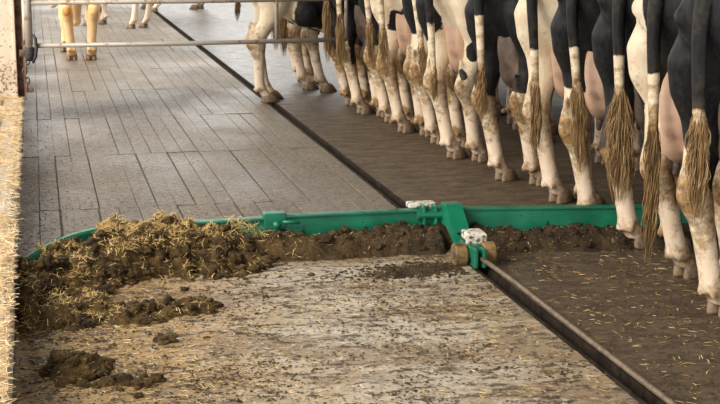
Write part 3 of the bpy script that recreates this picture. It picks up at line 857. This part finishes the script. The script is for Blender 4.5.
D = math.radians
B, Wt = 1, -1
GRP = 'cows standing side by side along the feed kerb'
cows = [
 # Y, X(hind hooves), heading, label, kwargs
 (6.05, .84, 6, 'nearest cow, black with a brown tail switch, at the right edge', dict(h=.66, tail=dict(end=.50, sw=.90, n=110, width=.05), tail_black=1.0, udder='dusky', seed=1, patches=[(Wt, -.1, .2, .6, .25, .14, .25)])),
 (6.74, .93, 6, 'black and white cow with full pink udder and long dark tail reaching its fetlock', dict(h=.95, patches=[(Wt, -.15, .16, .9, .2, .10, .75), (B, .2, .28, .95, .25, .12, .25), (Wt, -.02, -.2, .85, .14, .16, .32)], tail=dict(end=.17, sw=.80, n=110, width=.036), tail_black=1.08, udx=-.10, seed=2, switch_tone=(.0, .6), legs=dict(hl=(.07, 0), hr=(.10, -.03)))),
 (7.50, 1.05, 10, 'cow with black hind legs down to the hocks and a bushy tan tail', dict(h=.56, tail=dict(end=.30, sw=.80, n=170, width=.075, lean=.03), tail_black=1.10, udder='dusky', seed=3, legs=dict(hl=(-.03, -.01), hr=(.02, .02)))),
 (8.16, 1.04, 8, 'black cow with pale udder and white shanks just behind the scraper', dict(h=.80, tail=dict(end=.34, sw=.80, n=110, width=.045, lean=.09), tail_black=1.08, udx=-.04, seed=4, patches=[(B, .05, -.2, .75, .14, .12, .16)])),
 (8.84, 1.04, 6, 'cream cow with a thin tail, black at the root', dict(h=9, tail=dict(end=.30, sw=.72, n=80, width=.035, lean=.04), tail_black=.98, seed=5, dirt=.8, patches=[(B, .55, 0, 1.3, .3, .4, .3)], size=1.03)),
 (9.72, .96, 6, 'black cow with white shanks beside the cream cow, hoof clear on dark floor', dict(h=.66, tail=dict(end=.42, sw=.74, n=80, width=.035, lean=.02), tail_black=1.16, udder='dusky', seed=7, legs=dict(hl=(-.02, 0), hr=(.04, 0)))),
 (10.75, .88, 8, 'cream cow with small black spots and a black rooted white tail', dict(h=1.05, tail=dict(end=.42, sw=.62, n=70, width=.03, lean=.05), tail_black=1.04, seed=9, dirt=.8, patches=[(Wt, .0, -.1, 1.05, .3, .3, .5), (B, .05, -.26, .83, .05, .1, .08), (B, -.02, -.24, .68, .05, .1, .07), (B, .05, .25, 1.1, .25, .2, .22)], legs=dict(hl=(-.02, -.02), hr=(.02, .02)))),
 (11.45, .95, 10, 'cow with black flank and pale diagonal thigh stripe', dict(h=.82, tail=dict(end=.50, sw=.72, n=80, width=.04, lean=.12), tail_black=1.3, udder='dusky', seed=10, patches=[(Wt, -.1, -.18, .9, .14, .14, .5)])),
 (12.15, .83, 8, 'white legged cow with tan tail tuft, fourth from the end of the gate', dict(h=.86, tail=dict(end=.55, sw=.80, n=80, width=.045, lean=.05), tail_black=1.3, seed=11, patches=[(Wt, -.1, .0, .9, .16, .3, .4)])),
 (12.78, .86, 8, 'black and white cow with narrow pale udder, third from the end of the gate', dict(h=.74, tail=dict(end=.52, sw=.82, n=80, width=.04, lean=.05), tail_black=1.3, seed=12)),
 (13.42, .74, 8, 'cow with a black hind leg right down to the shank', dict(h=.45, tail=dict(end=.42, sw=.86, n=100, width=.045), tail_black=1.2, udder='dusky', seed=13, patches=[(Wt, .0, .17, .45, .12, .1, .35)])),
 (14.06, .76, 8, 'cow with dirty brown tail standing at the free end of the gate', dict(h=.60, tail=dict(end=.45, sw=.95, n=100, width=.05, lean=-.03), tail_black=1.3, udder='dusky', seed=14, dirt=1.3)),
]
for Y, X, a, lab, kw in cows:
    cow('dairy_cow', lab, (X - .16, Y - .06, 0), D(a + 21), group=GRP, **kw)
# cow standing back from the row, side on, behind the gate
cow('dairy_cow', 'side-on cow with cream hind leg and black flank behind the gate', (-.12, 14.82, 0), D(2), h=.74, seed=15, dirt=.7, tail=dict(end=.74, sw=.98, n=60, width=.03, lean=-.06), switch_tone=(0, .3), tail_black=1.0,
    patches=[(Wt, .0, 0, .95, .36, .5, .6)], udder=False, legs=dict(hl=(-.08, -.02), hr=(-.17, .02)))
cow('dairy_cow', 'white legged cow seen under the belly of the side-on cow', (.42, 15.50, 0), D(16), h=.80, seed=16, dirt=.8, group=GRP, vox=.02, legs=dict(hl=(-.05, 0), hr=(.02, 0)))
cow('dairy_cow', 'farthest cow of the row with pinkish dirty legs', (.46, 16.3, 0), D(16), h=.85, seed=17, dirt=1.0, group=GRP, vox=.02)
# cows farther down the alley
cow('dairy_cow', 'cream cow with ginger spotted legs and painted-in sunlight left beyond the gate', (-1.75, 19.35, 0), D(90), h=9, seed=18, dirt=.35, size=1.08, coat='ginger', patches=[(B, .1, .2, 1.0, .2, .2, .2), (B, -.05, -.2, .75, .08, .08, .06), (B, -.05, .14, .58, .05, .05, .06), (B, .5, 0, 1.2, .5, .5, .3)], vox=.02, tail=dict(end=.75, sw=.98, n=50), udder=False, legs=dict(hl=(-.05, -.02), hr=(-.05, .02)))
cow('dairy_cow', 'white legged cow in the distance beside the slot, three legs showing', (-.47, 24.8, 0), D(128), h=.85, seed=19, dirt=.4, vox=.024, tail=dict(end=.8, sw=1.0, n=40))
cow('dairy_cow', 'distant white legged cow standing over the slot behind the others', (.25, 29.2, 0), D(172), h=.8, seed=20, dirt=.5, vox=.026, tail=dict(end=.8, sw=1.0, n=40))
cow('dairy_cow', 'distant white legged cow right of the slot near the top edge', (1.15, 29.7, 0), D(150), h=.8, seed=21, dirt=.5, vox=.026, tail=dict(end=.8, sw=1.0, n=40))
